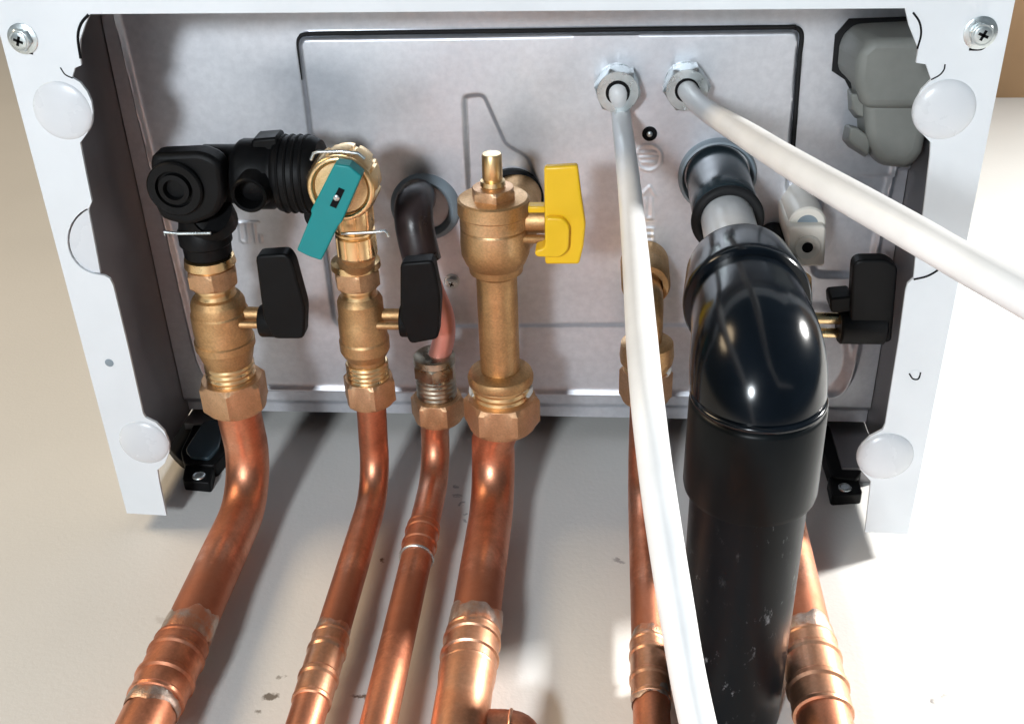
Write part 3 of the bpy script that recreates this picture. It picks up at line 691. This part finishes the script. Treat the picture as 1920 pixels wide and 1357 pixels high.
def solder(p, X, z0, z1, r, Y=YP, a0=0, amp=.035):
    V = []; F = []; seg = 72; L = z0-z1
    def rag(a, k): return .15*L*(math.sin(2*a+a0*k)+.5*math.sin(5*a-a0+k)+.22*math.sin(11*a+k*a0))
    def rf(a): return 1+amp*(math.sin(3*a+a0)+.6*math.sin(7*a+2*a0)+.4*math.sin(17*a))*.45
    rows = [(0, .985, 1), (.12, 1.010, 1), (.35, 1.024, .6), (.6, 1.022, .5), (.88, 1.006, 1), (1, .985, 1)]
    for t, q, w in rows:
        for i in range(seg):
            a = 2*math.pi*i/seg; zz = z1+L*t+rag(a, 1 if t < .5 else 2.3)*w*(1 if t < .5 else 1.3)
            V.append((X+math.cos(a)*r*q*rf(a), Y+math.sin(a)*r*q*rf(a), zz))
    for k in range(len(rows)-1):
        for i in range(seg):
            jn = (i+1) % seg; F.append((k*seg+i, k*seg+jn, (k+1)*seg+jn, (k+1)*seg+i))
    return mk('solder_joint', V, F, 'solder', p, ang=60)
def pipe(label, X0, z, y0, X1, r, R, group='copper pipes'):
    t = thing('copper_pipe', label, 'pipe', (X1, YP, -.05), group)
    P = straight(bend_path(X0, z, y0, X1, -.75, R)); V, F = tube_data(P, r, 40)
    mk('pipe_run', V, F, 'copper', t, ang=60); return t
BOT = -.75
p1 = pipe('leftmost thick copper pipe with grey solder smear on its coupling', V1.X, .015, V1.Y(735), float(aty(340, 1210, YP)[0]), .011, .030)
X1 = float(aty(340, 1210, YP)[0])
coupling(p1, X1, zat(338, 1205), zat(280, 1318), .011, 'copper'); solder(p1, X1, zat(352, 1172)+.002, zat(338, 1207), .0113, a0=1)
solder(p1, X1, zat(280, 1316), zat(262, 1338), .0113, a0=2)
X2 = float(aty(610, 1230, YP)[0])
p2 = pipe('thin copper pipe below the teal-lever tap and its black-lever valve', V2.X, .022, V2.Y(735), X2, .0075, .026)
coupling(p2, X2, zat(613, 1192), zat(572, 1320), .0075, 'copperpale')
solder(p2, X2, zat(622, 1178), zat(613, 1196), .0076, a0=3, amp=.02)
X3 = float(aty(750, 1180, YP)[0])
p3 = pipe('thin copper pipe with a bright ring below the tarnished coupling', P3.X, .038, P3.Y(770), X3, .0075, .024)
coupling(p3, X3, zat(795, 985), zat(782, 1045), .0075)
torus('bright_ring', (X3, YP, zat(781, 1046)), (0, 0, 1), .0079, .0007, 'steel', p3)
X4 = float(aty(893, 1150, YP)[0])
p4 = pipe('thick copper gas pipe with silvery solder blob below the yellow-lever cock', G.X, .020, G.Y(770), X4, .011, .030)
coupling(p4, X4, zat(880, 1186), zat(868, 1262), .011, 'copperpale'); solder(p4, X4, zat(884, 1156), zat(880, 1196), .0117, a0=.5, amp=.05)
lathe('flared_sleeve', (X4, YP, 0), (0, 0, 1), [(BOT, .0116), (zat(862, 1290), .0116), (zat(864, 1270), .0122), (zat(866, 1256), .0122)], 'copperpale', p4, seg=40)
X6 = float(aty(1214, 1150, YP)[0])
p6 = pipe('thin copper pipe running down behind the hanging white cable', E6.X, .032, E6.Y(735), X6, .0075, .026)
coupling(p6, X6, zat(1212, 1205), zat(1222, 1318), .0075, 'copperpale'); solder(p6, X6, zat(1212, 1192), zat(1212, 1208), .0076, a0=2, amp=.02)
solder(p6, X6, zat(1222, 1300), zat(1222, 1322), .0080, a0=4, amp=.03)
X7 = float(aty(1503, 1150, YP)[0])
p7 = pipe('thick copper pipe emerging on the right from behind the black waste pipe', V7.X, .02, V7.Y(735), X7, .011, .030)
coupling(p7, X7, zat(1512, 1205), zat(1550, 1345), .011, 'copperpale'); solder(p7, X7, zat(1510, 1180), zat(1512, 1210), .0113, a0=1.5, amp=.03)
# the bit of copper elbow at the bottom edge
sb = thing('copper_elbow', 'short copper elbow just showing beside the gas pipe at the bottom edge', 'pipe fitting', aty(950, 1350, YP))
c = aty(962, 1372, .350)
tube('elbow_body', catmull([c+np.array([-.016, 0, 0]), c, c+np.array([.004, 0, -.006]), c+np.array([.005, 0, -.02]), c+np.array([.005, 0, -.04])], 8)+[c+np.array([.005, 0, -.60])], .0085, 'copper', sb, seg=32)
torus('lip', c+np.array([-.001, 0, 0]), (1, 0, 0), .0086, .0008, 'copperpale', sb)

# ------------------------------------------------------------------ wall brackets under the panel
def bracket(label, body, face, foot, hole):
    b = thing('wall_bracket', label, 'bracket', aty(*body[0], WALLY-.001), 'black wall brackets')
    prism_y('arm', rnd(body, 6, 2), .3535, WALLY+.001, 'black', b, bev=.0008)
    if face: prism_y('glossy_face', rnd(face, 6, 2), .3515, .3540, 'bluegrey', b, bev=.0006)
    f = prism_y('foot', rnd(foot, 5, 2), .3555, WALLY+.001, 'black', b, bev=.0007)
    P = aty(*hole, .3555); torus('bolt_eye', P, (0, 1, 0), .0028, .0009, 'steel', f, seg=28, sec=8)
    lathe('bolt', P, (0, 1, 0), [(-.0006, .0024), (.002, .0024)], 'steel', f, seg=20)
bracket('black wall bracket with slate-blue face below the panel beside the leftmost pipe', [(440, 770), (428, 842), (402, 872), (345, 868), (338, 846), (372, 775)], [(418, 785), (412, 836), (392, 858), (356, 856), (347, 842), (382, 788)], [(347, 868), (404, 864), (394, 905), (341, 900)], (373, 892))
bb = [o for o in COL.objects if o.name.startswith('wall_bracket')][0]
prism_y('back_plate', rnd([(296, 790), (380, 772), (352, 868), (338, 862), (322, 846), (304, 822)], 5, 2), .3565, WALLY+.001, 'black', bb, bev=.0005)
bracket('dark wall bracket below the panel beside the lower right domed pad', [(1536, 796), (1622, 800), (1626, 850), (1616, 880), (1608, 898), (1560, 893), (1545, 850)], None, [(1552, 893), (1608, 890), (1618, 925), (1560, 929)], (1584, 914))
